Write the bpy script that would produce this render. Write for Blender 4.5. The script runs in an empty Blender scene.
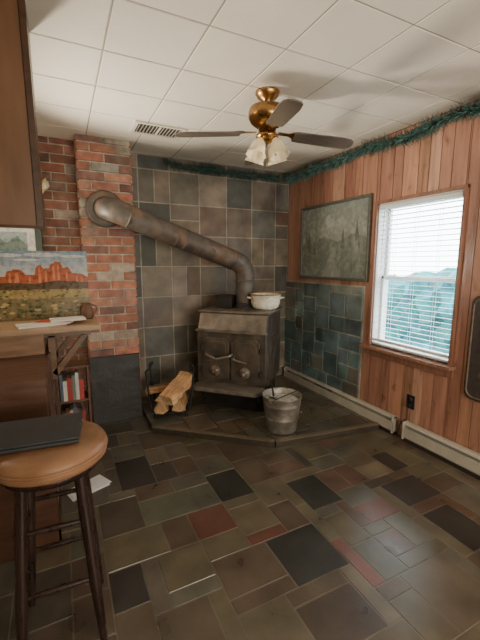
import bpy, math, random
from mathutils import Matrix, Vector
R = math.radians
C = bpy.context.scene.collection
random.seed(11)

# ------------------------------------------------------------------ helpers
class MB:
    def __init__(s): s.v=[]; s.f=[]; s.c=[]; s.sm=[]
    def add(s, vs, fs, col=(1,1,1), smooth=False, M=None):
        n=len(s.v)
        for p in vs:
            p=Vector(p)
            if M is not None: p=M@p
            s.v.append(tuple(p))
        for i,f in enumerate(fs):
            s.f.append(tuple(n+k for k in f))
            s.c.append(col[i] if isinstance(col,list) else col); s.sm.append(smooth)
        return s
    def box(s,x0,x1,y0,y1,z0,z1,col=(1,1,1),M=None):
        vs=[(x0,y0,z0),(x1,y0,z0),(x1,y1,z0),(x0,y1,z0),(x0,y0,z1),(x1,y0,z1),(x1,y1,z1),(x0,y1,z1)]
        return s.add(vs,[(3,2,1,0),(4,5,6,7),(0,1,5,4),(1,2,6,5),(2,3,7,6),(3,0,4,7)],col,False,M)
    def slab(s,poly,z0,z1,ch=.003,col=(1,1,1),M=None,jit=0):
        n=len(poly); cx=sum(p[0] for p in poly)/n; cy=sum(p[1] for p in poly)/n
        def ins(p):
            dx,dy=cx-p[0],cy-p[1]; l=max(1e-6,math.hypot(dx,dy)); k=min(ch*1.4/l,.4)
            return (p[0]+dx*k,p[1]+dy*k)
        vs=[(p[0],p[1],z0) for p in poly]+[(p[0],p[1],z1-ch) for p in poly]
        for p in poly:
            q=ins(p); vs.append((q[0],q[1],z1+random.uniform(-jit,jit)))
        fs=[tuple(range(2*n,3*n))]
        for i in range(n):
            j=(i+1)%n
            fs+= [(i,j,n+j,n+i),(n+i,n+j,2*n+j,2*n+i)]
        return s.add(vs,fs,col,False,M)
    def prism(s,poly,a0,a1,axis='z',col=(1,1,1),M=None,smooth=False):
        n=len(poly)
        def P(p,a):
            if axis=='z': return (p[0],p[1],a)
            if axis=='x': return (a,p[0],p[1])
            return (p[0],a,p[1])
        vs=[P(p,a0) for p in poly]+[P(p,a1) for p in poly]
        fs=[tuple(range(n-1,-1,-1)),tuple(range(n,2*n))]+[(i,(i+1)%n,n+(i+1)%n,n+i) for i in range(n)]
        return s.add(vs,fs,col,smooth,M)
    def tube(s,pts,r,n=10,col=(1,1,1),M=None,closed=False,cap=True,sx=1.0):
        pts=[Vector(p) for p in pts]; m=len(pts)
        rs=r if isinstance(r,(list,tuple)) else [r]*m
        tg=[]
        for i in range(m):
            if closed: t=pts[(i+1)%m]-pts[i-1]
            else: t=pts[min(i+1,m-1)]-pts[max(i-1,0)]
            tg.append(t.normalized() if t.length>1e-9 else Vector((0,0,1)))
        up=Vector((0,0,1)) if abs(tg[0].z)<.9 else Vector((1,0,0))
        nx=tg[0].cross(up).normalized(); vs=[]
        for i in range(m):
            nx=(nx-tg[i]*nx.dot(tg[i])).normalized(); ny=tg[i].cross(nx)
            for k in range(n):
                a=2*math.pi*k/n; vs.append(pts[i]+nx*math.cos(a)*rs[i]*sx+ny*math.sin(a)*rs[i])
        fs=[]
        for i in range(m if closed else m-1):
            j=(i+1)%m
            for k in range(n):
                l=(k+1)%n; fs.append((i*n+k,i*n+l,j*n+l,j*n+k))
        s.add(vs,fs,col,True,M)
        if cap and not closed:
            s.add(vs[:n],[tuple(range(n-1,-1,-1))],col,False,M); s.add(vs[-n:],[tuple(range(n))],col,False,M)
        return s
    def lathe(s,prof,n=32,col=(1,1,1),M=None,wave=None,cap=False):
        vs=[]; m=len(prof)
        for i,(r,z) in enumerate(prof):
            for k in range(n):
                a=2*math.pi*k/n; rr=r
                if wave: rr=r*(1+wave(i/(m-1),a))
                vs.append((rr*math.cos(a),rr*math.sin(a),z))
        fs=[(i*n+k,i*n+(k+1)%n,(i+1)*n+(k+1)%n,(i+1)*n+k) for i in range(m-1) for k in range(n)]
        s.add(vs,fs,col,True,M)
        if cap: s.add(vs[:n],[tuple(range(n-1,-1,-1))],col,False,M); s.add(vs[-n:],[tuple(range(n))],col,False,M)
        return s
    def build(s,name,mat,parent=None,bevel=0,loc=None,rot=None):
        me=bpy.data.meshes.new(name); me.from_pydata(s.v,[],s.f)
        at=me.color_attributes.new('Col','FLOAT_COLOR','CORNER')
        dat=[]
        for p,c in zip(me.polygons,s.c):
            p.use_smooth=s.sm[p.index]
            for _ in range(p.loop_total): dat+= [c[0],c[1],c[2],1]
        at.data.foreach_set('color',dat)
        me.materials.append(mat); me.validate(); me.update()
        o=bpy.data.objects.new(name,me); C.objects.link(o)
        if parent: o.parent=parent
        if loc: o.location=loc
        if rot: o.rotation_euler=rot
        if bevel:
            b=o.modifiers.new('Bevel','BEVEL'); b.width=bevel; b.segments=2; b.limit_method='ANGLE'
        return o

def T(x,y,z,rx=0,ry=0,rz=0):
    return Matrix.Translation((x,y,z))@Matrix.Rotation(rz,4,'Z')@Matrix.Rotation(ry,4,'Y')@Matrix.Rotation(rx,4,'X')
def basis(o,x,y,z):
    return Matrix(((x[0],y[0],z[0],o[0]),(x[1],y[1],z[1],o[1]),(x[2],y[2],z[2],o[2]),(0,0,0,1)))
def thing(name,label,cat,loc=(0,0,0),rotz=0,group=None):
    o=bpy.data.objects.new(name,None); o.empty_display_size=.1; C.objects.link(o)
    o.location=loc; o.rotation_euler=(0,0,rotz); o['label']=label; o['category']=cat
    if group: o['group']=group
    return o
def tag(o,label,cat,group=None):
    o['label']=label; o['category']=cat
    if group: o['group']=group
    return o
def struct(o): o['kind']='structure'; return o
def smooth_path(pts,k=.35,n=6):
    pts=[Vector(p) for p in pts]; out=[pts[0]]
    for i in range(1,len(pts)-1):
        a,b,c=pts[i-1],pts[i],pts[i+1]
        la=min(k,(b-a).length*.49); lc=min(k,(c-b).length*.49)
        p=b+(a-b).normalized()*la; q=b+(c-b).normalized()*lc
        for j in range(n+1):
            t=j/n; out.append(p*(1-t)**2+b*2*t*(1-t)+q*t*t)
    out.append(pts[-1]); return out
def pack(nx,ny,sizes,fixed=()):
    occ=[[False]*ny for _ in range(nx)]; out=[]
    def put(i,j,w,h,c):
        for a in range(i,i+w):
            for b in range(j,j+h): occ[a][b]=True
        out.append((i,j,w,h,c))
    for (i,j,w,h,c) in fixed:
        if i<0 or j<0 or i+w>nx or j+h>ny: continue
        if any(occ[a][b] for a in range(i,i+w) for b in range(j,j+h)): continue
        put(i,j,w,h,c)
    for j in range(ny):
        for i in range(nx):
            if occ[i][j]: continue
            op=sizes[:]; random.shuffle(op); op+=[(2,2),(1,4),(4,1),(1,3),(3,1),(1,2),(2,1),(1,1)]
            best=None
            run=0
            while i+run<nx and not occ[i+run][j] and run<9: run+=1
            for (w,h) in op:
                if i+w<=nx and j+h<=ny and not any(occ[a][b] for a in range(i,i+w) for b in range(j,j+h)):
                    if run-w==1:
                        if best is None: best=(w,h)
                        continue
                    best=(w,h); break
            put(i,j,best[0],best[1],None)
    return out
def clip(poly,edge_poly):
    out=poly
    n=len(edge_poly)
    for i in range(n):
        a=edge_poly[i]; b=edge_poly[(i+1)%n]; inp=out; out=[]
        if not inp: return []
        def side(p): return (b[0]-a[0])*(p[1]-a[1])-(b[1]-a[1])*(p[0]-a[0])
        for k in range(len(inp)):
            p=inp[k]; q=inp[(k+1)%len(inp)]; sp,sq=side(p),side(q)
            if sp>=0: out.append(p)
            if (sp>=0)!=(sq>=0):
                t=sp/(sp-sq); out.append((p[0]+(q[0]-p[0])*t,p[1]+(q[1]-p[1])*t))
    return out
def jc(c,a=.15):
    k=1+random.uniform(-a,a); return tuple(max(0,x*k*(1+random.uniform(-a*.25,a*.25))) for x in c)

def mat(name,col=None,rough=.5,metal=0,var=.3,ns=8,stretch=(1,1,1),bump=.15,bs=40,rv=.1,coat=0,col2=None,f2=.5,ns2=3,emit=None,detail=6,s2=None):
    m=bpy.data.materials.new(name); m.use_nodes=True; nt=m.node_tree; N=nt.nodes; L=nt.links
    b=N['Principled BSDF']; tc=N.new('ShaderNodeTexCoord'); mp=N.new('ShaderNodeMapping'); mp.inputs['Scale'].default_value=stretch
    L.new(tc.outputs['Object'],mp.inputs['Vector'])
    n1=N.new('ShaderNodeTexNoise'); n1.inputs['Scale'].default_value=ns; n1.inputs['Detail'].default_value=detail
    L.new(mp.outputs[0],n1.inputs['Vector'])
    if col is None:
        a=N.new('ShaderNodeVertexColor'); a.layer_name='Col'; src=a.outputs['Color']
    else:
        a=N.new('ShaderNodeRGB'); a.outputs[0].default_value=(*col,1); src=a.outputs[0]
    if col2 is not None:
        n2=N.new('ShaderNodeTexNoise'); n2.inputs['Scale'].default_value=ns2; n2.inputs['Detail'].default_value=5
        if s2:
            m2=N.new('ShaderNodeMapping'); m2.inputs['Scale'].default_value=s2; L.new(tc.outputs['Object'],m2.inputs['Vector']); L.new(m2.outputs[0],n2.inputs['Vector'])
        else: L.new(mp.outputs[0],n2.inputs['Vector'])
        rr=N.new('ShaderNodeMapRange'); rr.inputs[1].default_value=f2-.1; rr.inputs[2].default_value=f2+.12; L.new(n2.outputs['Fac'],rr.inputs[0])
        mx=N.new('ShaderNodeMix'); mx.data_type='RGBA'; L.new(rr.outputs[0],mx.inputs[0]); L.new(src,mx.inputs[6]); mx.inputs[7].default_value=(*col2,1); src=mx.outputs[2]
    mr=N.new('ShaderNodeMapRange'); mr.inputs[1].default_value=.3; mr.inputs[2].default_value=.7; mr.inputs[3].default_value=1-var; mr.inputs[4].default_value=1+var
    L.new(n1.outputs['Fac'],mr.inputs[0])
    vm=N.new('ShaderNodeVectorMath'); vm.operation='SCALE'; L.new(src,vm.inputs[0]); L.new(mr.outputs[0],vm.inputs['Scale'])
    L.new(vm.outputs[0],b.inputs['Base Color'])
    rm=N.new('ShaderNodeMapRange'); rm.inputs[1].default_value=.3; rm.inputs[2].default_value=.7; rm.inputs[3].default_value=max(.02,rough-rv); rm.inputs[4].default_value=min(1,rough+rv)
    L.new(n1.outputs['Fac'],rm.inputs[0]); L.new(rm.outputs[0],b.inputs['Roughness'])
    b.inputs['Metallic'].default_value=metal; b.inputs['Coat Weight'].default_value=coat; b.inputs['Coat Roughness'].default_value=.22
    if bump:
        nb=N.new('ShaderNodeTexNoise'); nb.inputs['Scale'].default_value=bs; nb.inputs['Detail'].default_value=6; L.new(mp.outputs[0],nb.inputs['Vector'])
        bp=N.new('ShaderNodeBump'); bp.inputs['Strength'].default_value=bump; bp.inputs['Distance'].default_value=.01
        L.new(nb.outputs['Fac'],bp.inputs['Height']); L.new(bp.outputs[0],b.inputs['Normal'])
    if emit: b.inputs['Emission Color'].default_value=(*emit[0],1); b.inputs['Emission Strength'].default_value=emit[1]
    return m

M_floor=mat('floor_slate',rough=.36,var=.32,ns=6,bump=.16,bs=20,rv=.10,coat=.5)
M_slate=mat('wall_slate',rough=.55,var=.4,ns=6,bump=.5,bs=18)
M_brick=mat('brick',rough=.85,var=.38,ns=14,bump=.5,bs=60,col2=(.20,.16,.13),f2=.62,ns2=5)
M_ceil=mat('ceiling_tile',rough=.75,var=.04,ns=3,bump=.1,bs=120)
M_pine=mat('pine_panel',rough=.36,var=.24,ns=6,stretch=(6,6,.5),bump=.05,bs=30,col2=(.14,.055,.035),f2=.70,ns2=9,s2=(1.6,1.6,1))
M_darkpine=mat('dark_panel',rough=.45,var=.2,ns=5,stretch=(3,3,.5),bump=.05,bs=30)
M_wood=mat('stained_wood',rough=.4,var=.25,ns=6,stretch=(1,6,6),bump=.05,bs=30)
M_paint=mat('plain_colour',rough=.55,var=.1,ns=10,bump=.05)
M_white=mat('white_vinyl',(.75,.76,.74),rough=.45,var=.04,bump=0)
M_iron=mat('black_iron',(.028,.026,.024),rough=.5,metal=.4,var=.3,bump=.15,bs=80)
M_stove=mat('stove_steel',(.085,.073,.06),rough=.38,metal=.35,var=.35,ns=9,bump=.12,bs=60,col2=(.14,.11,.08),f2=.55,ns2=5)
M_stove_lit=mat('stove_steel_lit',(.18,.155,.125),rough=.40,metal=.25,var=.35,ns=12,bump=.1,bs=60,col2=(.12,.085,.055),f2=.58,ns2=5)  # paler copy of the stove steel, light on catching faces put into its colour
M_pipe=mat('stove_pipe',(.10,.085,.072),rough=.55,metal=.2,var=.35,ns=12,bump=.1,bs=50,col2=(.16,.10,.065),f2=.58,ns2=6)
M_brass=mat('brass',(.36,.21,.08),rough=.28,metal=1,var=.2,bump=0)
M_galv=mat('galvanised_steel',(.34,.32,.28),rough=.45,metal=.6,var=.3,ns=25,bump=.08,col2=(.18,.15,.12),f2=.55,ns2=12)
M_enamel=mat('enamel',(.80,.76,.64),rough=.25,var=.08,ns=30,bump=0,col2=(.50,.45,.33),f2=.62,ns2=26)
M_vinyl=mat('tan_vinyl',(.24,.125,.062),rough=.42,var=.18,ns=9,bump=.1,bs=150)
M_leg=mat('dark_leg_wood',(.025,.013,.010),rough=.3,var=.3,ns=6,stretch=(6,6,1),bump=.03)
M_needle=mat('tinsel_green',rough=.6,var=.3,ns=30,bump=0)
M_print=mat('printed_picture',rough=.3,var=.22,ns=30,bump=0)
M_print2=mat('etched_picture',rough=.25,var=.16,ns=22,bump=.06,bs=40)
M_foliage=mat('outdoor_foliage',rough=.8,var=.4,ns=5,bump=.2)

def translucent(name,col,mixf=.5):
    m=bpy.data.materials.new(name); m.use_nodes=True; nt=m.node_tree; N=nt.nodes; L=nt.links
    b=N['Principled BSDF']; b.inputs['Base Color'].default_value=(*col,1); b.inputs['Roughness'].default_value=.3
    tr=N.new('ShaderNodeBsdfTranslucent'); tr.inputs[0].default_value=(*col,1)
    ns=N.new('ShaderNodeTexNoise'); ns.inputs['Scale'].default_value=20
    mr=N.new('ShaderNodeMapRange'); mr.inputs[3].default_value=max(0,mixf-.1); mr.inputs[4].default_value=mixf+.1; L.new(ns.outputs['Fac'],mr.inputs[0])
    mx=N.new('ShaderNodeMixShader'); L.new(mr.outputs[0],mx.inputs[0]); L.new(b.outputs[0],mx.inputs[1]); L.new(tr.outputs[0],mx.inputs[2])
    L.new(mx.outputs[0],N['Material Output'].inputs[0]); return m
M_shade=translucent('frosted_glass',(.9,.82,.62),.45)
M_slat=translucent('blind_slat',(.66,.67,.66),.1)
m=bpy.data.materials.new('window_glass'); m.use_nodes=True; nt=m.node_tree; N=nt.nodes; L=nt.links
tr=N.new('ShaderNodeBsdfTransparent'); gl=N.new('ShaderNodeBsdfGlossy'); gl.inputs['Roughness'].default_value=.03; mx=N.new('ShaderNodeMixShader'); mx.inputs[0].default_value=.05
L.new(tr.outputs[0],mx.inputs[1]); L.new(gl.outputs[0],mx.inputs[2]); L.new(mx.outputs[0],N['Material Output'].inputs[0]); M_glass=m

XR,YB,H,XL,YF=2.49,3.73,2.49,-2.5,-1.6
BACK=lambda x,y,z: basis((x,y,z),(1,0,0),(0,0,1),(0,-1,0))
RIGHT=lambda x,y,z: basis((x,y,z),(0,-1,0),(0,0,1),(-1,0,0))
CEIL=lambda x,y,z: basis((x,y,z),(1,0,0),(0,-1,0),(0,0,-1))

# ------------------------------------------------------------------ floor
U=.0765
x0=XL; y0=YF
OL=(.105,.088,.056); GR=(.098,.09,.068); DK=(.030,.030,.026); BR=(.085,.063,.043); RD=(.125,.052,.036); TN=(.125,.102,.07); GN=(.09,.09,.065)
def ft(cx,cy,w,h,c):
    i=round((cx-w*U/2-x0)/U); j=round((cy-h*U/2-y0)/U); return (i,j,w,h,c)
fixed=[ft(1.0,1.27,4,4,DK),ft(.65,1.75,3,3,RD),ft(.89,1.97,3,4,DK),ft(1.33,1.69,3,4,DK),ft(1.97,1.40,4,3,DK),ft(1.57,1.39,3,2,RD),
 ft(1.21,1.14,1,4,RD),ft(1.89,1.05,3,4,DK),ft(.38,2.38,3,5,DK),ft(.89,1.50,3,1,RD),ft(.70,1.32,4,3,BR),ft(.98,.97,4,3,(.055,.042,.03)),
 ft(1.38,1.99,3,2,(.105,.06,.042)),ft(1.5,1.14,2,2,(.105,.06,.042)),ft(.42,1.5,3,3,OL),ft(1.9,1.66,3,2,TN),ft(1.1,2.15,4,3,(.055,.05,.038)),ft(.7,.97,3,4,OL),
 ft(.4,1.15,3,4,BR),ft(1.7,1.7,2,3,(.11,.062,.042)),ft(2.2,1.2,3,3,GR),ft(1.5,.85,4,4,TN),ft(.45,1.99,4,3,GN)]
nx=int((XR-XL)/U)+1; ny=int((YB-YF)/U)+1
fl=MB(); fl.box(XL,XR+.3,YF,YB+.2,-.1,-.002,(.125,.108,.08))
pal=[OL]*6+[GR]*5+[GN]*2+[TN]*2+[BR]*6+[DK]*1+[(.058,.05,.038)]*4+[(.10,.065,.045)]
for (i,j,w,h,c) in pack(nx,ny,[(4,4),(4,3),(3,4),(3,3),(3,3),(4,4),(2,3),(3,2)],fixed):
    g=.0032; a,b=x0+i*U+g,x0+(i+w)*U-g; e,f=y0+j*U+g,y0+(j+h)*U-g
    b=min(b,XR); f=min(f,YB)
    if b-a<.02 or f-e<.02: continue
    if c is None: c=random.choice(pal)
    if w*h<=4 and c==DK: c=OL
    fl.slab([(a,e),(b,e),(b,f),(a,f)],-.01,0.0,.002,jc(c,.13),None,.0012)
struct(fl.build('floor',M_floor))

# ceiling
ce=MB(); ce.box(XL,XR+.2,YF,YB+.2,H+.003,H+.1,(.34,.31,.25))
P=.405
for i in range(-8,8):
    for j in range(-10,8):
        a=.265+i*P; e=1.66+j*P; b=a+P; f=e+P
        a=max(a,XL); b=min(b,XR); e=max(e,YF); f=min(f,YB)
        if b-a<.02 or f-e<.02: continue
        a+=.002; b-=.002; e+=.002; f-=.002
        ce.slab([(a,-f),(b,-f),(b,-e),(a,-e)],-.006,0,.005,jc((.76,.72,.63),.03),CEIL(0,0,H),.0006)
struct(ce.build('ceiling',M_ceil))

# ------------------------------------------------------------------ back wall with slates
wb=MB(); wb.box(XL,XR+.15,YB+.02,YB+.17,-.1,H+.1,(.3,.28,.24)); WB=struct(wb.build('wall_back',M_paint))
sl=MB(); sl.box(.5,XR,YB+.004,YB+.03,0,H,(.31,.28,.225))
Mb=BACK(0,YB+.01,0); pitch=.315
bp=[(.175,.145,.11)]*5+[(.14,.125,.10)]*4+[(.20,.17,.13)]*3+[(.075,.072,.062)]*3+[(.11,.115,.105)]*2+[(.17,.12,.085)]*2
z=2.36-8*pitch
for z in [z+pitch*k for k in range(10)]:
    xx=.735-pitch
    while xx<XR:
        x1=min(xx+pitch,XR)
        zz0=max(z,0); zz1=min(z+pitch,H)
        if zz1-zz0>.02 and x1-xx>.02:
            g=.006; k=random.random(); mid=(xx+x1)/2; zm_=(zz0+zz1)/2
            if k<.12 and x1-xx>.2: rects=[(xx,mid,zz0,zz1),(mid,x1,zz0,zz1)]
            elif k<.2 and zz1-zz0>.2: rects=[(xx,x1,zz0,zm_),(xx,x1,zm_,zz1)]
            else: rects=[(xx,x1,zz0,zz1)]
            for (p,q,u,v) in rects: sl.slab([(p+g,u+g),(q-g,u+g),(q-g,v-g),(p+g,v-g)],-.005,.010,.004,jc(random.choice(bp),.2),Mb,.002)
        xx+=pitch
sl.build('slate_cladding',M_slate,WB)
dw=MB(); x=-1.6
while x<-.12:
    w=random.uniform(.16,.24); x1=min(x+w,-.12)
    dw.slab([(x+.001,0),(x1-.001,0),(x1-.001,H),(x+.001,H)],0,.2,.003,jc((.17,.085,.04),.08),BACK(0,YB,0),0); x=x1
dw.build('wood_lining',M_darkpine,WB)

# ------------------------------------------------------------------ right wall
WY0,WY1,WZ0,WZ1=1.60,2.345,.735,1.945
wr=MB(); a,b=XR+.018,XR+.16
wr.box(a,b,YF,WY0,-.1,H+.1,(.3,.2,.12)); wr.box(a,b,WY1,YB+.02,-.1,H+.1,(.3,.2,.12)); wr.box(a,b,WY0,WY1,-.1,WZ0,(.3,.2,.12)); wr.box(a,b,WY0,WY1,WZ1,H+.1,(.3,.2,.12))
WR=struct(wr.build('wall_right',M_paint))
pn=MB(); pn.box(XR+.010,XR+.02,YF,WY0,0,H,(.05,.02,.01)); pn.box(XR+.010,XR+.02,WY1,YB,0,H,(.05,.02,.01)); y=YB; Mr=RIGHT(XR,0,0)
while y>YF:
    w=random.choice([.09,.12,.14,.17]); y1=max(y-w,YF)
    c=jc(random.choice([(.41,.215,.145),(.36,.18,.12),(.46,.26,.18),(.385,.20,.13),(.30,.145,.095),(.43,.215,.14)]),.10)
    def brd(ya,yb,za,zb):
        if ya-yb<.008: return
        pn.slab([(-ya+.002,za),(-yb-.002,za),(-yb-.002,zb),(-ya+.002,zb)],-.02,0,.005,c,Mr,0)
    if y1>=WY1 or y<=WY0: brd(y,y1,0,H)
    else:
        if y>WY1: brd(y,WY1,0,H)
        if y1<WY0: brd(WY0,y1,0,H)
        ya=min(y,WY1); yb=max(y1,WY0); brd(ya,yb,0,WZ0); brd(ya,yb,WZ1,H)
    y=y1
pn.build('pine_panelling',M_pine,WR)
ws=MB(); ws.box(XR-.006,XR+.01,2.45,YB,0,1.24,(.36,.36,.32))
gp=[(.12,.175,.175),(.10,.155,.16),(.15,.20,.19),(.19,.205,.185),(.08,.11,.12),(.13,.185,.20),(.15,.145,.125)]
for (i,j,w,h,c) in pack(17,15,[(3,3),(3,3),(3,3),(3,2),(3,3),(3,3),(2,2)]):
    u=.0753; v=.079; g=.008; a=i*u+g; b=(i+w)*u-g; e=j*v+.05+g; f=(j+h)*v+.05-g
    ws.slab([(a,e),(b,e),(b,f),(a,f)],0,.016,.005,jc(random.choice(gp),.2),RIGHT(XR-.004,YB,0),.003)
ws.build('slate_wainscot',M_slate,WR)
o=MB().box(XL-.15,XL,YF-.1,YB+.1,-.1,H+.1,(.6,.54,.42)); struct(o.build('wall_kitchen',M_paint))
o=MB().box(XL-.15,XR+.16,YF-.15,YF,-.1,H+.1,(.6,.55,.46)); struct(o.build('wall_front',M_paint))
hd=MB(); hd.box(-1.4,-.075,1.83,2.06,1.615,H,(.12,.058,.027)); x=-.075
while x>-1.4:
    w=random.uniform(.4,.5); x1=max(x-w,-1.4)
    hd.slab([(x1+.001,1.605),(x-.001,1.605),(x-.001,H),(x1+.001,H)],0,.02,.003,jc((.145,.07,.033),.06),BACK(0,1.83,0),0); x=x1
struct(hd.build('wall_left',M_darkpine))
t=MB(); t.box(-.075,-.052,1.80,2.07,1.605,H,(.06,.028,.015)); struct(t.build('trim_1',M_wood))

# ------------------------------------------------------------------ brick chimney
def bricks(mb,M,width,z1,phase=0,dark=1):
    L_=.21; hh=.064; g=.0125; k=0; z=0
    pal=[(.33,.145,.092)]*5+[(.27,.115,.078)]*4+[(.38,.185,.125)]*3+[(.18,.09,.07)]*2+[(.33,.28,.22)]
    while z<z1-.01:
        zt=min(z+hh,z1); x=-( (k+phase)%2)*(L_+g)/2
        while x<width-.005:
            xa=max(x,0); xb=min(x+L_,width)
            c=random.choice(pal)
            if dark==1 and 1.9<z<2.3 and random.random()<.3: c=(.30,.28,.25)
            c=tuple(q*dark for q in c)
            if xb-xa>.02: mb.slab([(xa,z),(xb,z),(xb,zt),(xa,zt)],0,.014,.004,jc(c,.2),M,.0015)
            x+=L_+g
        z+=hh+g; k+=1
CH=thing('brick_chimney','red brick chimney column with the stovepipe entering near its top','chimney',(.18,3.40,0))
b=MB(); b.box(.01,.43,.01,.33,0,H,(.42,.38,.32)); bricks(b,basis((0,.012,0),(1,0,0),(0,0,1),(0,-1,0)),.44,H)
bricks(b,basis((.012,.33,0),(0,-1,0),(0,0,1),(-1,0,0)),.33,H,1)
bricks(b,basis((.428,0,0),(0,1,0),(0,0,1),(1,0,0)),.33,H,1)
b.build('column',M_brick,CH)
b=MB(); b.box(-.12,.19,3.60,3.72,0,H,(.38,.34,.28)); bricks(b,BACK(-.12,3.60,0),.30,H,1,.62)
b.build('brick_facing',M_brick,WB)

# ------------------------------------------------------------------ hearth
hp=[(.625,3.72),(.625,2.97),(1.44,2.28),(2.42,2.15),(2.42,3.72)]
HE=thing('hearth_pad','low raised corner hearth of slate tiles under the stove','hearth',(0,0,0))
h=MB(); h.prism(hp,0,.038,'z',(.10,.085,.06)); h.build('base',M_slate,HE,.004)
h=MB(); hx=.6; hy=2.1
for (i,j,w,hh,c) in pack(25,22,[(3,3),(4,3),(3,4),(3,2),(2,3),(4,4)]):
    g=.004; a=hx+i*U+g; bb=hx+(i+w)*U-g; e=hy+j*U+g; f=hy+(j+hh)*U-g
    q=clip([(a,e),(bb,e),(bb,f),(a,f)],hp)
    ar=abs(sum(q[k][0]*q[(k+1)%len(q)][1]-q[(k+1)%len(q)][0]*q[k][1] for k in range(len(q))))/2 if len(q)>2 else 0
    if ar<.001: continue
    h.slab(q,.036,.05,.003,jc(random.choice([OL,GR,BR,TN,(.085,.075,.06),(.11,.08,.055)]),.15),None,.001)
h.build('slate_top',M_floor,HE)
h=MB(); g2=MB()
for k in (1,2):
    a=Vector((*hp[k],0)); b=Vector((*hp[k+1],0)); d=(b-a).normalized(); nrm=Vector((d.y,-d.x,0))
    q=[a,b,b+nrm*.02,a+nrm*.02]; h.prism([(p.x,p.y) for p in q],0,.048,'z',(.05,.04,.028))
    q=[a-nrm*.02,b-nrm*.02,b+nrm*.024,a+nrm*.024]; g2.prism([(p.x,p.y) for p in q],.0485,.055,'z',(.15,.12,.08))
h.build('riser_edge',M_wood,HE); g2.build('nosing',M_wood,HE)

# ------------------------------------------------------------------ wood stove
ST=thing('wood_stove','dark steel wood stove with two doors standing on the slate hearth','stove',(1.385,3.0,.0515),R(-45))
s=MB(); prof=[(0,.25),(0,.76),(.07,.93),(.58,.93),(.58,.25)]
s.prism(prof,-.345,.345,'x'); s.build('firebox',M_stove,ST,.008)
s=MB(); s.box(-.36,.36,.055,.595,.93,.947); s.build('top_plate',M_stove_lit,ST,.004)
s=MB(); s.add([(-.335,-.004,.775),(.335,-.004,.775),(.335,.056,.92),(-.335,.056,.92),(-.335,.006,.77),(.335,.006,.77),(.335,.068,.915),(-.335,.068,.915)],[(0,1,2,3),(7,6,5,4),(0,4,5,1),(1,5,6,2),(2,6,7,3),(3,7,4,0)]); s.build('sloped_front_plate',M_stove_lit,ST,.003)
s=MB(); s.box(-.355,.355,-.02,.01,.752,.774); s.build('front_rail',M_stove_lit,ST,.003)
s=MB(); s.prism([(-.335,0),(-.335,-.14),(-.30,-.19),(.30,-.19),(.335,-.14),(.335,0)][::-1],.222,.258,'z'); s.build('ash_shelf',M_stove_lit,ST,.004)
for sx in(-1,1):
    s=MB(); s.box(sx*.345-.004, sx*.345+.004,.05,.52,.33,.70); s.build('side_plate',M_stove,ST,.003)
s=MB(); s.box(-.31,.31,.04,.53,0,.25); s.build('pedestal',M_iron,ST,.006)
for sx in(-1,1):
    s=MB(); s.prism([(0.04,.222),(-.12,.222),(.02,.06),(.04,.06)],sx*.27-.01,sx*.27+.01,'x'); s.build('shelf_bracket',M_iron,ST)
for sx in(-1,1):
    cx=sx*.148
    arch=[(cx-.138,.30),(cx+.138,.30),(cx+.138,.665),(cx+.10,.70),(cx-.10,.70),(cx-.138,.665)]
    s=MB(); s.prism(arch,-.022,0,'y'); D=s.build('door',M_stove,ST,.005)
    q=[(cx-.105,.475),(cx-.105,.64),(cx-.08,.665),(cx+.08,.665),(cx+.105,.64),(cx+.105,.475)]
    s=MB(); s.tube([(p[0],-.023,p[1]) for p in q],.005,8,closed=True); s.build('moulding',M_stove,D)
    s=MB(); s.lathe([(.0,0),(.052,0),(.055,.012),(.042,.02),(.018,.022),(.014,.05),(.02,.06),(.012,.07),(0,.07)],24,M=T(cx,-.022,.385,R(90))); s.build('air_damper',M_stove_lit,D)
    for zz in(.38,.60):
        s=MB(); s.tube([(cx+sx*.146,-.022,zz-.025),(cx+sx*.146,-.022,zz+.025)],.013,10); s.build('hinge',M_iron,D)
s=MB(); s.tube(smooth_path([(.02,-.02,.55),(.02,-.075,.55),(-.12,-.09,.51),(-.20,-.09,.545)],.03),.012,8); s.tube([(-.14,-.09,.518),(-.22,-.09,.553)],.02,10); s.build('door_handle',M_stove_lit,ST)
s=MB(); s.tube(smooth_path([(.03,-.02,.52),(.03,-.07,.52),(.18,-.08,.49)],.03),.011,8); s.build('door_latch',M_stove_lit,ST)
s=MB(); s.prism([(-.27,.30),(-.10,.30),(-.10,.46),(-.27,.46)],.947,1.06,'z'); s.box(-.28,-.09,.29,.47,1.06,1.072); s.build('flue_box',M_iron,ST,.006)
s=MB(); s.lathe([(.13,.947),(.13,.97),(.112,.98),(.112,.998)],28,M=T(.004,.428,0),cap=True); s.build('flue_collar',M_iron,ST)

# stovepipe
SP=thing('stovepipe','dusty grey metal stovepipe slanting from stove to brick chimney','stovepipe',(1.69,3.30,1.051))
loc=Vector((1.69,3.30,1.051))
path=[Vector(p)-loc for p in [(1.69,3.30,1.052),(1.69,3.30,1.43),(.40,3.235,1.895),(.38,3.385,1.905)]]
sp=smooth_path(path,.12,8); PRR=.097
s=MB(); s.tube(sp,PRR,30); s.build('pipe',M_pipe,SP)
def ringat(p,d,w,parent):
    r=PRR+.004; q=MB(); p=Vector(p); d=Vector(d).normalized(); q.tube([p-d*w,p-d*w*.8,p+d*w*.8,p+d*w],[r*.97,r,r,r*.97],30); return q.build('seam_band',M_pipe,parent)
d=(path[2]-path[1])
for k in(.11,.50,.56,.88): ringat(path[1]+d*k,d,.011,SP)
ringat((0,0,.22),(0,0,1),.011,SP)
s=MB(); s.lathe([(.095,0),(.15,0),(.155,.008),(.14,.02),(.10,.026)],32,M=T(.38-1.69,3.372-3.30,.854,R(90))); s.build('wall_flange',M_pipe,SP)
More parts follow.
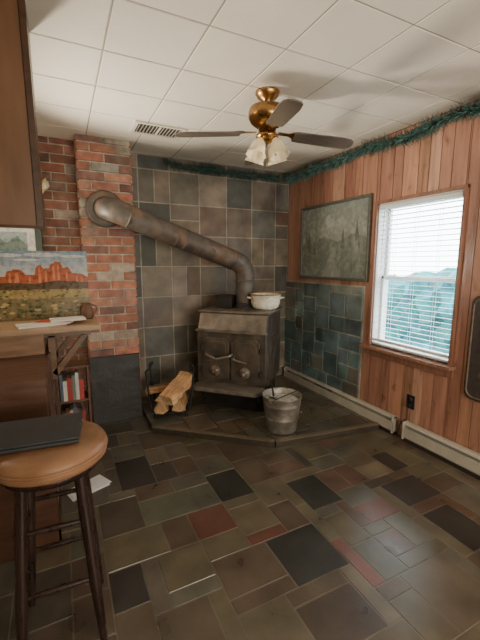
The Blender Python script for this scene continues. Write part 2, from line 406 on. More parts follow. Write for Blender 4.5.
s=MB(); p=path[1]+d*.3; s.tube([p+Vector((0,-.12,0)),p+Vector((0,-.085,0))],.006,8); s.tube(smooth_path([p+Vector((-.02,-.12,.03)),p+Vector((0,-.13,0)),p+Vector((.02,-.12,-.03))],.02),.005,8); s.build('flue_damper_key',M_galv,SP)

# enamel pot
PT=thing('enamel_pot','off-white enamel pot with side handles on the stove top','pot',(1.80,3.07,.9995))
s=MB(); s.lathe([(0,0),(.095,0),(.125,.02),(.142,.06),(.147,.14),(.155,.145),(.153,.15),(.142,.145),(.137,.06),(.118,.025),(0,.012)],36); s.build('bowl',M_enamel,PT)
s=MB(); s.tube([(.152*math.cos(R(k)),.152*math.sin(R(k)),.147) for k in range(0,360,12)],.006,8,closed=True); s.build('rim',mat('rim_enamel',(.30,.17,.07),rough=.4),PT)
for a in (-26,154):
    s=MB(); s.tube(smooth_path([(.14,-.04,.11),(.18,-.035,.115),(.18,.035,.115),(.14,.04,.11)],.02),.006,8,M=T(0,0,0,0,0,R(a))); s.build('handle',M_enamel,PT)

# ------------------------------------------------------------------ bucket and shovel
B=thing('ash_bucket','round galvanised metal ash bucket on the hearth edge','bucket',(1.60,2.44,.0515),R(20))
s=MB(); s.lathe([(0,.006),(.122,.006),(.124,0),(.128,.012),(.14,.11),(.143,.115),(.143,.125),(.142,.13),(.155,.225),(.158,.23),(.158,.24),(.157,.245),(.165,.30),(.170,.305),(.165,.31),(.160,.305),(.152,.24),(.12,.02)],40); s.build('body',M_galv,B)
s=MB(); s.lathe([(0,.262),(.04,.27),(.08,.262),(.12,.266),(.153,.255)],24,wave=lambda t,a:.05*math.sin(5*a)); s.build('ash',mat('ash',(.42,.39,.34),rough=.95,var=.4,ns=30,bump=.6,bs=30),B)
s=MB(); s.tube([(.168*math.cos(R(k)),-.10*math.sin(R(k)),.285+.06*math.sin(R(k))) for k in range(0,181,12)],.004,8); s.build('bail_handle',M_iron,B)
for sx in(-1,1):
    s=MB(); s.lathe([(0,0),(.02,0),(.02,.006),(0,.006)],12,M=T(sx*.162,0,.285,0,R(90)*sx)); s.build('ear',M_galv,B)
S=thing('ash_shovel','small black iron shovel handle sticking up out of the ash bucket','shovel',(1.53,2.48,.337),R(30))
s=MB(); s.tube(smooth_path([(.02,0,0),(.01,0,.05),(-.03,0,.13),(-.06,0,.15),(-.075,0,.12)],.02),.008,8); s.build('handle',M_iron,S)
s=MB(); s.box(-.01,.07,-.03,.03,-.012,-.006,M=T(0,0,0,0,R(20))); s.build('scoop',M_iron,S)

# ------------------------------------------------------------------ log rack + logs
K=thing('log_rack','black iron log rack with curled ends left of the stove','log rack',(.86,3.20,.052),R(-20))
for y in(-.12,.12):
    s=MB()
    pts=[(-.18,y,.46),(-.215,y,.44),(-.205,y,.40),(-.19,y,.20),(-.17,y,.05),(-.12,y,.035),(.12,y,.035),(.17,y,.05),(.19,y,.20),(.205,y,.36),(.215,y,.40),(.18,y,.42)]
    s.tube(smooth_path(pts,.05,4),.009,8); s.build('end_frame',M_iron,K)
for x in(-.14,-.05,.05,.14):
    s=MB(); s.tube([(x,-.13,.042),(x,.13,.042)],.007,8); s.build('cross_bar',M_iron,K)
for sx in(-1,1):
    s=MB(); s.tube([(sx*.18,-.12,.455 if sx<0 else .418),(sx*.18,.12,.455 if sx<0 else .418)],.008,8); s.build('carry_bar',M_iron,K)
for x in(-.14,.14):
    for y in(-.12,.12):
        s=MB(); s.tube([(x,y,.04),(x*1.1,y,0)],.009,8); s.build('foot',M_iron,K)
def log(sec,length,seed,nb=2):
    rr=random.Random(seed); mb=MB(); n=len(sec); vs=[]
    for k in range(9):
        t=k/8
        for p in sec:
            s_=1+rr.uniform(-.10,.10)
            vs.append((-length/2+t*length+(rr.uniform(-.012,.012) if k in(0,8) else 0),p[0]*s_+.007*math.sin(3*t+seed),p[1]*s_))
    fs=[];cs=[]
    for k in range(8):
        for i in range(n):
            fs.append((k*n+i,k*n+(i+1)%n,(k+1)*n+(i+1)%n,(k+1)*n+i)); cs.append(jc((.17,.11,.07),.25) if i<nb else jc((.60,.34,.16),.14))
    fs+=[tuple(range(n-1,-1,-1)),tuple(range(8*n,9*n))]; cs+=[(.50,.31,.16)]*2
    mb.add(vs,fs,cs); return mb
M_log=mat('split_wood',rough=.8,var=.4,ns=8,stretch=(1,9,9),bump=.5,bs=20)
W1=[(-.062,-.045),(-.02,-.058),(.05,-.052),(.06,-.02),(.015,.055),(-.02,.05)]
W2=[(-.060,-.04),(0,-.055),(.058,-.04),(.04,.02),(-.01,.058),(-.03,.04)]
W3=[(-.085,-.035),(0,-.055),(.09,-.03),(.06,.03),(-.065,.045)]
W4=[(-.03,-.03),(.035,-.025),(.02,.03),(-.02,.025)]
for k,(sec,ln,lx,ly,lz,rx,ry,rz,lab) in enumerate([(W1,.34,.785,3.225,.166,0,0,70,'split firewood log lying lowest at the chimney side of the rack'),(W2,.32,.935,3.175,.166,0,0,70,'split firewood log lying lowest at the stove side of the rack'),
   (W3,.42,.875,3.10,.325,10,-13,46,'wide pale split firewood log lying slanted on top of the pile'),(W4,.28,.79,3.32,.262,0,0,4,'thin split firewood stick at the back on top of the rack pile')]):
    tag(log(sec,ln,k+1,3).build('firewood_log',M_log,loc=(lx,ly,lz),rot=(R(rx),R(ry),R(rz))),lab,'firewood','split logs in the iron rack')

s=MB(); s.slab([(-.215,0),(.215,0),(.215,.615),(-.215,.615)],0,.02,.003,(.016,.016,.015),basis((0,0,0),(1,0,0),(0,math.sin(R(5)),math.cos(R(5))),(0,-math.cos(R(5)),math.sin(R(5)))))
tag(s.build('slate_board',M_slate,loc=(.39,3.325,.002)),'dark flat slate board leaning against the foot of the brick chimney','board')

# ------------------------------------------------------------------ window
WC=1.985
W=bpy.data.objects.new('window_1',None); C.objects.link(W); W.location=(XR,WC,1.3); struct(W)
def wl(mb,name,m,bev=0,par=None): 
    return mb.build(name,m,par or W,bev)
cs=MB(); cc=(.26,.125,.082); cw=.026
y0_,y1_=WY0-WC,WY1-WC; z0_,z1_=WZ0-1.3,WZ1-1.3
cs.box(-.020,.0,y0_-cw,y0_,z0_-.02,z1_+cw,cc); cs.box(-.020,0,y1_,y1_+cw,z0_-.02,z1_+cw,cc); cs.box(-.022,0,y0_-cw,y1_+cw,z1_,z1_+cw,cc)
wl(cs,'casing',M_pine,.003)
cs=MB(); cs.box(-.075,.05,y0_-.05,y1_+.07,z0_-.045,z0_-.018,(.33,.17,.11)); cs.box(-.02,0,y0_-.04,y1_+.05,z0_-.11,z0_-.045,(.28,.14,.09)); wl(cs,'window_sill',M_pine,.004)
cs=MB(); jw=(.62,.62,.60)
cs.box(0,.16,y0_-.001,y0_+.010,z0_,z1_,jw); cs.box(0,.16,y1_-.010,y1_+.001,z0_,z1_,jw); cs.box(0,.16,y0_,y1_,z1_-.010,z1_+.001,jw); cs.box(0,.16,y0_,y1_,z0_-.018,z0_+.008,jw); wl(cs,'jamb',M_paint)
zm=.02
for (za,zb,xo) in((z0_+.008,zm+.018,.07),(zm-.018,z1_-.010,.105)):
    f=MB(); t_=.026
    f.box(xo,xo+.03,y0_+.010,y0_+.010+t_,za,zb,jw); f.box(xo,xo+.03,y1_-.010-t_,y1_-.010,za,zb,jw); f.box(xo,xo+.03,y0_+.010,y1_-.010,za,za+t_,jw); f.box(xo,xo+.03,y0_+.010,y1_-.010,zb-t_,zb,jw)
    fo=wl(f,'sash',M_white)
    g=MB(); g.add([(xo+.015,y0_+.036,za+.026),(xo+.015,y1_-.036,za+.026),(xo+.015,y1_-.036,zb-.026),(xo+.015,y0_+.036,zb-.026)],[(0,1,2,3)]); g.build('pane',M_glass,fo)
BL=thing('venetian_blind','white horizontal slat blind hanging in the window opening','blind',(XR+.018,(WY0+WY1)/2,WZ1-.012))
bw=.358
s=MB(); s.box(-.02,.025,-bw,bw,-.032,0); s.build('headrail',M_white,BL,.003)
s=MB(); nsl=30; drop=1.155
for k in range(nsl):
    z=-.055-k*(drop-.06)/(nsl-1)
    Ms=T(.002,0,z,0,R(9),0)
    s.add([(-.015,-bw,-.001),(0,-bw,.002),(.015,-bw,-.001),(.015,bw,-.001),(0,bw,.002),(-.015,bw,-.001)],[(0,1,4,5),(1,2,3,4)],(1,1,1),True,Ms)
s.build('slats',M_slat,BL)
s=MB(); s.box(-.014,.014,-bw,bw,-drop-.018,-drop); s.build('bottom_rail',M_white,BL,.003)
for y in(-.2,0,.2):
    s=MB()
    for x in(-.014,.016): s.tube([(x,y,-.03),(x,y,-drop)],.0012,5)
    s.build('ladder_cord',M_white,BL)
s=MB(); s.tube([(-.026,.30,-.03),(-.03,.30,-.55)],.004,8); s.build('tilt_wand',M_white,BL)

# outside
g=MB(); g.box(2.9,14,-6,10,-.75,-.7,(.12,.30,.30)); struct(g.build('ground_outside',M_foliage))
hg=MB(); rr=random.Random(3)
nxh,nzh=60,10; vs=[]
for j in range(nzh+1):
    for i in range(nxh+1):
        z=-.7+j*.2; y=-3+i*.17; top=1 if j==nzh else 0
        vs.append((6.3+rr.uniform(-.15,.15)+top*.3,y,z+rr.uniform(-.06,.06)+ .12*math.sin(y*2)*(j/nzh)))
fs=[(j*(nxh+1)+i,j*(nxh+1)+i+1,(j+1)*(nxh+1)+i+1,(j+1)*(nxh+1)+i) for j in range(nzh) for i in range(nxh)]
hg.add(vs,fs,[jc((.006,.105,.115),.5) for _ in fs])
tag(hg.build('garden_hedge',M_foliage),'blue-green hedge seen outside through the window blind','hedge')

# ------------------------------------------------------------------ picture on right wall
PR=thing('framed_picture','large grey-framed etched landscape picture on pine wall left of window','picture',(XR,2.925,1.665),0)
s=MB(); hw,hh=.51,.385; fw=.026; fc=(.10,.10,.08)
for (a,b,c,d) in((-hw,hw,hh-fw,hh),(-hw,hw,-hh,-hh+fw),(-hw,-hw+fw,-hh+fw,hh-fw),(hw-fw,hw,-hh+fw,hh-fw)): s.box(-.03,-.002,a,b,c,d,fc)
s.build('frame',M_wood,PR,.004)
s=MB(); MP=RIGHT(-.012,0,0); iw,ih=hw-fw+.004,hh-fw+.004
s.add([(-iw,-ih,0),(iw,-ih,0),(iw,ih,0),(-iw,ih,0)],[(0,1,2,3)],(.25,.275,.245),False,MP)
def flat(mb,pts,z,col,M): mb.add([(p[0],p[1],z) for p in pts],[tuple(range(len(pts)))],col,False,M)
flat(s,[(-iw,.05),(-.34,.16),(-.22,.12),(-.06,.27),(.04,.19),(.14,.25),(.3,.12),(iw,.16),(iw,-.1),(-iw,-.1)],.001,(.31,.33,.29),MP)
flat(s,[(-.06,.27),(.04,.19),(.0,.1),(-.08,.16),(-.12,.2)],.0015,(.38,.40,.36),MP)
flat(s,[(-iw,-.02),(-.1,.05),(.1,-.01),(.3,.06),(iw,.01),(iw,-ih),(-iw,-ih)],.002,(.20,.225,.19),MP)
flat(s,[(-.14,-ih),(.16,-ih),(.05,-.18),(.08,-.08),(.02,-.05),(-.03,-.16)],.0025,(.30,.325,.29),MP)
rr=random.Random(5)
for k in range(34):
    sd=rr.choice([-1,1]); x=sd*rr.uniform(.12,iw-.06); y=rr.uniform(-.3,-.05); hgt=rr.uniform(.14,.34)*(.5+abs(x)); hgt=min(hgt,ih-y-.02); c=rr.choice([(.13,.155,.13),(.15,.175,.15),(.24,.26,.225),(.19,.215,.185)])
    w=hgt*.17
    flat(s,[(x-w,y),(x+w,y),(x+w*.45,y+hgt*.45),(x+w*.6,y+hgt*.45),(x,y+hgt),(x-w*.6,y+hgt*.45),(x-w*.45,y+hgt*.45)],.003+k*.00005,c,MP)
s.build('print',M_print2,PR)

# plaque
s=MB(); pts=[]
for (cx,cy,a0) in((.16,.30,0),(-.16,.30,90),(-.16,-.30,180),(.16,-.30,270)):
    for k in range(0,91,15): pts.append((cx+.06*math.cos(R(a0+k)),cy+.06*math.sin(R(a0+k))))
DP=thing('wall_plaque','dark rounded wall plaque hanging right of the window','plaque',(XR,1.25,.88))
s.prism(pts,0,.02,'z',(.06,.05,.045),RIGHT(0,0,0)); s.build('board',M_wood,DP,.004)
s=MB(); s.tube([(-.021,-p[0]*.93,p[1]*.95) for p in pts],.008,8,(.12,.09,.065),closed=True)
for k in range(9): s.lathe([(0,.012),(.02,.008),(.035,0)],12,(.14,.13,.10),M=basis((-.02,(k%3-1)*.1,(k//3-1)*.18),(0,0,1),(0,1,0),(-1,0,0)))
s.build('relief',M_wood,DP)

# outlet
OT=thing('wall_outlet','black wall outlet with a plug low on the pine wall','outlet',(XR,1.89,.33))
s=MB(); s.box(-.007,0,-.036,.036,-.058,.058,(.012,.011,.010)); s.build('cover_plate',M_paint,OT,.003)
s=MB(); s.lathe([(0,.012),(.015,.011),(.017,.007)],16,(.03,.028,.026),M=basis((0,0,.024),(0,0,1),(0,1,0),(-1,0,0))); s.build('socket',M_paint,OT)
s=MB(); s.box(-.035,-.007,-.014,.014,-.038,-.008,(.015,.014,.013)); s.tube(smooth_path([(-.03,0,-.03),(-.04,0,-.06),(-.02,.01,-.15),(-.03,.06,-.19),(-.05,.07,-.32)],.03),.0035,6,(.015,.014,.013)); s.build('plug',M_paint,OT)

# baseboard heater
def heater(ya,yb,label):
    t=thing('baseboard_heater',label,'heater',(XR,ya,0)); L_=yb-ya; c=(.46,.43,.36)
    s=MB(); s.prism([(-.012,.03),(-.012,.165),(-.045,.165),(-.06,.15),(-.06,.145),(-.02,.15),(-.02,.03)],0,L_,'y',c)
    s.prism([(-.052,.03),(-.066,.045),(-.066,.125),(-.058,.125),(-.058,.045),(-.05,.036)],0,L_,'y',c); s.build('cover',M_paint,t)
    s=MB(); s.tube([(-.04,.01,.08),(-.04,L_-.01,.08)],.012,8,(.05,.04,.03)); s.box(-.055,-.02,.02,L_-.02,.06,.1,(.03,.028,.025)); s.build('element',M_paint,t)
    for y in(0,L_-.01):
        s=MB(); s.box(-.068,-.004,y,y+.012,0.02,.168,c); s.build('end_cap',M_paint,t,.002)
    s=MB(); s.box(-.05,-.004,0,L_,0,.03,(.03,.025,.02)); s.build('gap_shade',M_paint,t)  # dark strip standing in for the shaded gap under the cover
heater(2.0,3.66,'beige baseboard heater running behind the hearth under the slate wainscot')
heater(-.4,1.90,'beige baseboard heater under the window, nearest the camera on the right')

# ------------------------------------------------------------------ garlands
def garland(p0,p1,label,seed,nm='tinsel_garland'):
    rr=random.Random(seed); p0=Vector(p0); p1=Vector(p1); d=p1-p0; L_=d.length; dn=d.normalized(); side=dn.cross(Vector((0,0,1)))
    mb=MB(); n=int(L_/.005)
    def P(t): 
        q=p0+d*t; q.z-=.016*abs(math.sin(t*L_*3.1))+.01*math.sin(t*L_*9); return q
    for k in range(n):
        q=P(k/n); th=1.0+.3*math.sin(k*.11)*math.sin(k*.037)
        for _ in range(10):
            a=rr.uniform(0,2*math.pi); v=(side*math.cos(a)+Vector((0,0,1))*math.sin(a)+dn*rr.uniform(-.7,.7)).normalized()
            ln=rr.uniform(.035,.078)*th; w=v.cross(dn).normalized()*.003
            e=q+v*ln
            if e.z>H-.002: e.z=H-.002
            e.x=min(e.x,XR-.003); e.y=min(e.y,YB-.012)
            mb.add([q-w,q+w,e+w*.4,e-w*.4],[(0,1,2,3)],jc(rr.choice([(.08,.18,.16),(.10,.23,.21),(.05,.12,.105),(.14,.28,.255)]),.2))
    t=thing(nm,label,'garland',p0); 
    o=mb.build('needles',M_needle,t); o.location=-p0
    c=MB(); c.tube([P(k/40)-p0 for k in range(41)],.005,6,(.04,.09,.07)); c.build('core_wire',M_needle,t)
garland((XR-.08,YB-.085,H-.085),(XR-.08,.2,H-.075),'green tinsel garland along the top of the pine wall',1)
garland((1.0,YB-.08,H-.07),(XR-.18,YB-.08,H-.095),'green tinsel garland along the top of the slate back wall',2)

# ------------------------------------------------------------------ ceiling vent
V=thing('ceiling_vent','white slotted metal air vent in the ceiling near the chimney','vent',(.77,3.02,H))
s=MB(); 
for (a,b,c,d) in((-.20,.20,-.125,-.10),(-.20,.20,.10,.125),(-.20,-.17,-.10,.10),(.17,.20,-.10,.10)): s.box(a,b,c,d,-.012,-.001,(.66,.62,.54))
s.build('frame',M_paint,V,.002)
s=MB(); s.box(-.17,.17,-.10,.10,-.003,-.001,(.03,.027,.022)); s.build('duct',M_paint,V)
s=MB()
for k in range(13): 
    x=-.156+k*.026; s.box(-.0012,.0012,-.10,.10,-.005,.005,(.45,.42,.36),T(x,0,-.008,0,R(15)))
s.box(-.005,.005,-.10,.10,-.015,-.003,(.6,.56,.48)); s.build('louvres',M_paint,V)

# ------------------------------------------------------------------ ceiling fan
F=thing('ceiling_fan','brass ceiling fan with four dark blades and frosted glass lights','ceiling fan',(1.22,2.085,H))
s=MB(); s.lathe([(.0,0),(.075,0),(.075,-.012),(.06,-.035),(.03,-.05),(.028,-.085)],32); s.build('canopy',M_brass,F)
s=MB(); s.lathe([(.028,-.07),(.07,-.08),(.11,-.095),(.118,-.12),(.118,-.15),(.105,-.175),(.08,-.195),(.05,-.205),(0,-.205)],40); s.build('motor_housing',M_brass,F)
M_blade=mat('fan_blade_wood',(.12,.095,.078),rough=.4,var=.25,ns=5,stretch=(1,8,8),bump=.03)
bsh=[(.17,-.045),(.19,-.052),(.48,-.060),(.54,-.052),(.565,-.035),(.572,0),(.565,.035),(.54,.052),(.48,.060),(.19,.052),(.17,.045)]
for ang,pt in((163,-6),(73,-10),(-17,-13),(-107,-6)):
    Mx=T(0,0,-.238,0,0,R(ang))@Matrix.Rotation(R(4),4,'Y')@Matrix.Rotation(R(pt),4,'X')
    s=MB(); s.prism(bsh,-.004,.004,'z',M=Mx); BD=s.build('blade',M_blade,F,.002)
    s=MB(); s.prism([(.07,-.014),(.14,-.014),(.18,-.04),(.24,-.012),(.27,0),(.24,.012),(.18,.04),(.14,.014),(.07,.014)],.005,.010,'z',M=Mx); s.build('blade_iron',M_brass,BD)
s=MB(); s.lathe([(.045,-.20),(.055,-.21),(.055,-.245),(.07,-.25),(.07,-.265),(.04,-.285),(.012,-.30),(0,-.30)],32); s.build('light_fitting',M_brass,F)
M_bulb=mat('bulb_glass',(.8,.75,.65),rough=.3,emit=((1,.8,.5),1.5))
for k in range(4):
    a=R(20+90*k); q=T(0,0,-.272,0,0,a)
    s=MB(); s.tube([q@Vector((.045,0,0)),q@Vector((.068,0,-.008)),q@Vector((.075,0,-.02))],.010,10); A=s.build('light_arm',M_brass,F)
    Ms=q@T(.064,0,-.014,0,R(180-22),0)
    s=MB(); s.lathe([(.018,0),(.024,.012),(.040,.03),(.046,.055),(.047,.08),(.060,.115)],36,M=Ms,wave=lambda t,a:(.09*max(0,t-.6)*2.5)*math.sin(8*a)); s.build('glass_shade',M_shade,A)
    s=MB(); s.lathe([(0,.075),(.014,.07),(.02,.055),(.014,.035),(.010,.015)],14,M=Ms); s.build('bulb',M_bulb,A)
for (x,l) in((-.03,.20),(.03,.13)):
    s=MB(); s.tube([(x,-.05,-.24),(x,-.055,-.24-l)],.0016,6); s.lathe([(0,-.012),(.006,-.006),(.006,.004),(0,.012)],10,M=T(x,-.055,-.24-l)); s.build('pull_chain',M_brass,F)

# ------------------------------------------------------------------ bar on the left
BA=thing('bar_counter','wooden breakfast bar with a thick worktop overhanging at left','counter',(0,2.4,0))
s=MB(); s.box(-1.2,-.10,-.50,.72,0,.90,(.09,.042,.024)); s.build('cabinet',M_wood,BA,.004)
s=MB(); 
for y in(-.49,.08,.70): s.box(-.1,-.092,y-.03 if y>-.45 else y,y+.03 if y<.6 else y,0.0,.9,(.075,.034,.019))
s.box(-.1,-.092,-.49,.70,0,.09,(.06,.028,.016)); s.build('face_frame',M_wood,BA)
s=MB(); s.box(-1.2,-.12,.05,.66,.90,1.03,(.22,.125,.065)); s.build('riser',M_wood,BA)
s=MB(); s.box(-1.2,.20,0,.70,1.03,1.068,(.34,.22,.13)); s.build('worktop',M_wood,BA,.006)
for y in(.10,.58):
    s=MB(); s.box(-.12,.15,y,y+.04,.99,1.03,(.13,.07,.035)); s.box(-.10,-.06,y,y+.04,.72,1.0,(.13,.07,.035))
    s.add([(-.09,y,.76),(-.06,y,.74),(.13,y,.985),(.10,y,1.0),(-.09,y+.035,.76),(-.06,y+.035,.74),(.13,y+.035,.985),(.10,y+.035,1.0)],[(0,1,2,3),(7,6,5,4),(0,4,5,1),(1,5,6,2),(2,6,7,3),(3,7,4,0)],(.13,.07,.035)); s.build('bracket',M_wood,BA)

# canyon print
CP=thing('canyon_print','unframed canvas print of red desert rocks propped on the bar','picture',(-.12,2.78,1.072),R(-3)); CP.rotation_euler=(R(-5),0,R(-3))
s=MB(); s.box(-.34,.29,0,.02,0,.46,(.6,.58,.52)); s.build('canvas',M_paint,CP)
s=MB(); Mq=basis((0,-.0005,0),(1,0,0),(0,0,1),(0,-1,0))
def Q(x0,x1,y0,y1,c,z): flat(s,[(x0,y0),(x1,y0),(x1,y1),(x0,y1)],z,c,Mq)
for k in range(8): Q(-.34,.29,.26+k*.025,.285+k*.025,(.50-.045*k,.49-.03*k,.47-.016*k),0.0)
for (cx,cy,w,h_,c) in((-.2,.43,.10,.012,(.55,.53,.50)),(.02,.435,.12,.014,(.52,.50,.48)),(.2,.425,.08,.010,(.56,.54,.50)),(-.08,.40,.08,.008,(.58,.55,.50))):
    flat(s,[(cx+w*math.cos(R(a)),cy+h_*math.sin(R(a))) for a in range(0,360,30)],.0003,c,Mq)
flat(s,[(-.34,.22),(-.34,.31),(-.30,.318),(-.27,.315),(-.25,.29),(-.21,.29),(-.20,.325),(-.17,.328),(-.165,.338),(-.12,.335),(-.09,.30),(-.04,.30),(-.03,.35),(-.02,.36),(0,.37),(.01,.345),(.02,.34),(.05,.345),(.06,.375),(.08,.378),(.085,.39),(.12,.385),(.135,.345),(.16,.352),(.17,.35),(.19,.31),(.25,.305),(.29,.28),(.29,.22)],.0005,(.34,.085,.035),Mq)
for (a,b,c_) in((-.33,-.31,.30),(-.295,-.275,.305),(-.195,-.175,.315),(-.16,-.13,.32),(-.02,.0,.355),(.02,.035,.335),(.065,.085,.365),(.095,.115,.375),(.145,.165,.335),(-.08,-.06,.29),(.21,.225,.295),(.24,.26,.29)):
    flat(s,[(a,.235),(b,.235),(b-.005,c_),(a+.006,c_-.008)],.0008,(.56,.20,.09),Mq)
flat(s,[(-.34,.245),(-.2,.25),(-.05,.24),(.1,.26),(.29,.245),(.29,.18),(-.34,.18)],.001,(.09,.055,.025),Mq)
Q(-.34,.29,.14,.20,(.30,.22,.08),.0012); Q(-.34,.29,0,.14,(.17,.13,.055),.0012)
rr=random.Random(9)
for k in range(130):
    x=rr.uniform(-.32,.27); y=rr.uniform(.015,.20); r_=rr.uniform(.005,.012)*(1.35-y*4)
    flat(s,[(x+r_*1.7*math.cos(R(a)),y+r_*.8*math.sin(R(a))) for a in range(0,360,45)],.0014+k*.00001,rr.choice([(.06,.075,.025),(.10,.10,.035),(.34,.25,.10),(.04,.05,.02),(.42,.31,.13)]),Mq)
s.build('picture_face',M_print,CP)

FP=thing('framed_picture','small green-framed mountain picture on the wall behind the bar','picture',(-.38,3.525,1.59))
s=MB()
for (a,b,c,d) in((-.26,.26,.165,.215),(-.26,.26,-.23,-.19),(-.26,-.21,-.19,.165),(.21,.26,-.19,.165)): s.box(a,b,-.025,0,c,d,(.035,.055,.038))
s.build('frame',M_wood,FP,.003)
s=MB(); Mq2=basis((0,-.008,0),(1,0,0),(0,0,1),(0,-1,0)); flat(s,[(-.22,-.19),(.22,-.19),(.22,.18),(-.22,.18)],0,(.62,.62,.56),Mq2); flat(s,[(-.15,-.13),(.15,-.13),(.15,.11),(-.15,.11)],.001,(.30,.36,.36),Mq2); flat(s,[(-.15,-.13),(.15,-.13),(.15,.0),(.08,.08),(0,.02),(-.07,.09),(-.15,.01)],.002,(.13,.19,.16),Mq2)
s.build('print',M_print,FP)

for k,(x,y,rz,c,w,d_,lab) in enumerate([(-.13,2.52,12,(.66,.64,.60),.26,.15,'white folded newspaper at the bottom of the pile on the bar'),(-.05,2.53,-14,(.45,.08,.05),.20,.12,'red-covered magazine on the bar pile'),(.02,2.54,6,(.68,.66,.60),.20,.13,'white magazine topmost on the bar pile beside the bar end')]):
    t=thing('magazine',lab,'magazine',(x,y,1.0685+k*.0105),R(rz),'papers on the bar')
    s=MB(); s.box(-w/2,w/2,-d_/2,d_/2,0,.0095,(.6,.58,.52)); s.build('pages',M_paint,t)
    s=MB(); s.box(-w/2-.001,w/2+.001,-d_/2-.001,d_/2+.001,.0095,.0102,c); s.build('cover',M_paint,t)
JG=thing('jug','small dark brown pottery jug on the bar end','jug',(.145,2.68,1.069))
s=MB(); s.lathe([(0,0),(.03,0),(.043,.018),(.045,.05),(.035,.075),(.028,.09),(.033,.105),(.029,.105),(.024,.09),(.03,.072),(0,.02)],24,(.12,.055,.028)); s.build('body',M_paint,JG)
s=MB(); s.tube(smooth_path([(.03,0,.098),(.065,0,.085),(.06,0,.045),(.042,0,.035)],.03),.005,8,(.12,.055,.028)); s.build('handle',M_paint,JG)

# low bookshelf
BS=thing('book_rack','small dark shelf rack of books below the bar overhang','bookshelf',(.03,3.22,0))
for x in(-.115,.115):
    s=MB(); s.box(x-.008,x+.008,-.09,.11,0,.62,(.10,.05,.025)); s.build('side_panel',M_wood,BS)
for z in(.03,.32,.606):
    s=MB(); s.box(-.107,.107,-.09,.11,z,z+.014,(.12,.06,.03)); s.build('shelf',M_wood,BS)
bc=[((.55,.52,.48),'white'),((.42,.05,.04),'red'),((.50,.30,.25),'pink'),((.08,.10,.14),'navy'),((.60,.57,.50),'cream'),((.35,.04,.03),'dark red'),((.15,.2,.15),'green')]
for lev,z in enumerate((.0445,.3345)):
    x=-.10; n=0
    while x<.085 and n<6:
        w=[.026,.034,.022,.030,.036,.024][(n+lev*2)%6]; c,nm=bc[(n+lev*3)%7]; hh=.17+.02*((n*5+lev*3)%4)
        if x+w>.104: break
        lab='%s-spined upright book, %s from the left on the %s shelf of the small rack'%(nm,['first','second','third','fourth','fifth','sixth'][n],['lower','upper'][lev])
        t=thing('book',lab,'book',(.03+x+w/2,3.20,z),0,'books in the small rack')
        s=MB(); s.box(-w/2+.002,w/2-.002,-.058,.06,.002,hh-.003,(.55,.50,.40)); s.build('pages',M_paint,t)
        s=MB(); s.box(-w/2,w/2,-.064,-.058,0,hh,c); s.box(-w/2,-w/2+.002,-.06,.062,0,hh,c); s.box(w/2-.002,w/2,-.06,.062,0,hh,c); s.build('cover',M_paint,t)
        x+=w+.001; n+=1
OR=thing('hanging_ornament','small gilded flower ornament hanging on a cord by the brick','ornament',(-.085,3.545,2.25))
s=MB(); s.tube([(0,0.03,.0),(.002,0,-.14)],.003,6,(.3,.2,.1)); s.tube([(0,0,-.19),(.006,0,-.56)],.004,6,(.1,.06,.03)); s.build('cord',M_paint,OR)
s=MB()
for k in range(7):
    a=2*math.pi*k/7; s.lathe([(0,-.045),(.02,-.012),(.023,.012),(0,.045)],10,(.55,.42,.20) if k%2 else (.6,.56,.40),M=T(.026*math.cos(a),.014*math.sin(a),-.165+.03*math.sin(k*2.1),.3*math.sin(a),.4*math.cos(a)))
s.build('charm',M_paint,OR)

# ------------------------------------------------------------------ stool
SX,SY,SH=-.078,1.45,.05
SO=thing('bar_stool','round tan vinyl bar stool with dark wooden legs at front left','stool',(SX,SY,0))
s=MB(); s.lathe([(0,.752+SH),(.10,.752+SH),(.160,.748+SH),(.188,.738+SH),(.198,.722+SH),(.199,.712+SH),(.194,.706+SH),(.197,.70+SH),(.196,.682+SH),(.186,.672+SH),(0,.672+SH)],56); s.build('seat_cushion',M_vinyl,SO)
s=MB(); s.tube([(.197*math.cos(R(k)),.197*math.sin(R(k)),.707+SH) for k in range(0,360,6)],.005,8,closed=True); s.build('welt',M_vinyl,SO)
s=MB(); s.lathe([(0,.672+SH),(.17,.672+SH),(.17,.645+SH),(0,.645+SH)],40); s.build('apron',M_leg,SO)
fe=[]
for a in(-48,42,132,222):
    ca,sa=math.cos(R(a)),math.sin(R(a)); top=Vector((.13*ca,.13*sa,.65+SH)); bot=Vector((.195*ca,.195*sa,0)); fe.append((top,bot))
    s=MB(); s.tube([bot+(top-bot)*k/8 for k in range(9)],[.014,.017,.019,.021,.019,.021,.022,.020,.020],14); s.build('leg',M_leg,SO)
for i in range(4):
    (t1,b1),(t2,b2)=fe[i],fe[(i+1)%4]
    for f in([.32,.66] if i%2==0 else [.38,.72]):
        p=b1+(t1-b1)*f; q=b2+(t2-b2)*f; s=MB(); s.tube([p,p*.75+q*.25,(p+q)/2,p*.25+q*.75,q],[.008,.010,.012,.010,.008],10); s.build('rung',M_leg,SO)
LB=thing('laptop_computer','closed dark laptop lying flat on the tan stool seat','laptop',(-.148,1.49,.753+SH),R(-6))
s=MB(); s.box(-.18,.18,-.12,.12,.002,.016,(.03,.032,.034)); s.build('base',M_paint,LB,.005)
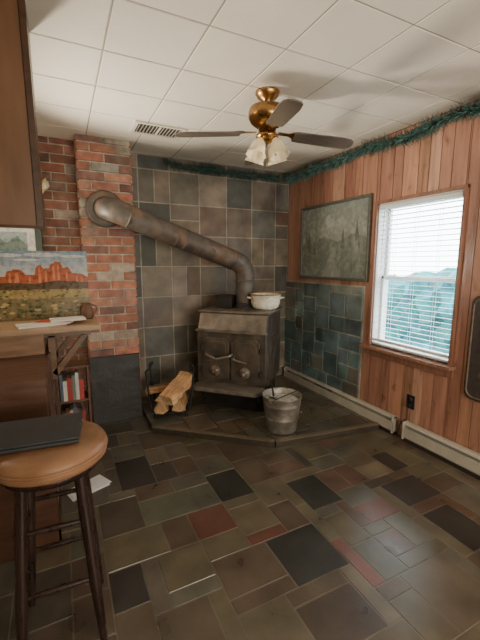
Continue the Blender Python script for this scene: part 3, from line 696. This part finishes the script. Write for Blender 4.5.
s=MB(); s.box(-.18,.18,-.12,.12,.0175,.026); s.build('lid',mat('laptop_lid',(.03,.038,.042),rough=.4,var=.1,bump=.03),LB,.004)
s=MB(); s.tube([(-.12,.119,.016),(.12,.119,.016)],.005,8,(.01,.01,.01)); s.build('hinge',M_paint,LB)
t=thing('paper_stack','white papers lying on the slate floor behind the stool','papers',(.06,2.36,.001),R(20))
for k in range(2):
    s=MB(); s.box(-.12,.12,-.07,.07,.002+k*.004,.005+k*.004,(.72,.72,.70),T(0.01*k,0,0,0,0,R(7*k))); s.build('sheet',M_paint,t)

# ------------------------------------------------------------------ lights, world, camera
def area(name,loc,rot,sx,sy,e,col):
    l=bpy.data.lights.new(name,'AREA'); l.shape='RECTANGLE'; l.size=sx; l.size_y=sy; l.energy=e; l.color=col
    o=bpy.data.objects.new(name,l); C.objects.link(o); o.location=loc; o.rotation_euler=rot; return o
area('room_fill_light',(1.2,-1.5,1.25),(R(102),0,0),2.2,1.2,98,(1,.90,.75))  # added fill behind the camera, brightens the whole room
area('kitchen_fill_light',(-1.6,2.8,2.3),(R(0),R(-25),0),.8,.8,20,(1,.83,.6))  # added out-of-view fill lamp over the kitchen side
sl_=bpy.data.lights.new('pass_through_light','SPOT'); sl_.energy=330; sl_.color=(1,.87,.70); sl_.spot_size=R(80); sl_.spot_blend=1.0; sl_.shadow_soft_size=.10
so=bpy.data.objects.new('pass_through_light',sl_); C.objects.link(so); so.location=(-.62,3.22,1.40)
so.rotation_euler=(Vector((1.7,1.7,2.7))-Vector(so.location)).to_track_quat('-Z','Y').to_euler()
w=bpy.data.worlds.new('World'); bpy.context.scene.world=w; w.use_nodes=True; nt=w.node_tree; bg=nt.nodes['Background']
bg.inputs[0].default_value=(.88,.95,1,1); bg.inputs[1].default_value=14
cam=bpy.data.cameras.new('Camera'); co=bpy.data.objects.new('Camera',cam); C.objects.link(co)
co.location=(0,0,1.45); co.rotation_euler=(R(81),0,R(-26.3)); cam.sensor_fit='HORIZONTAL'; cam.sensor_width=36; cam.lens=27; cam.clip_start=.02
bpy.context.scene.camera=co
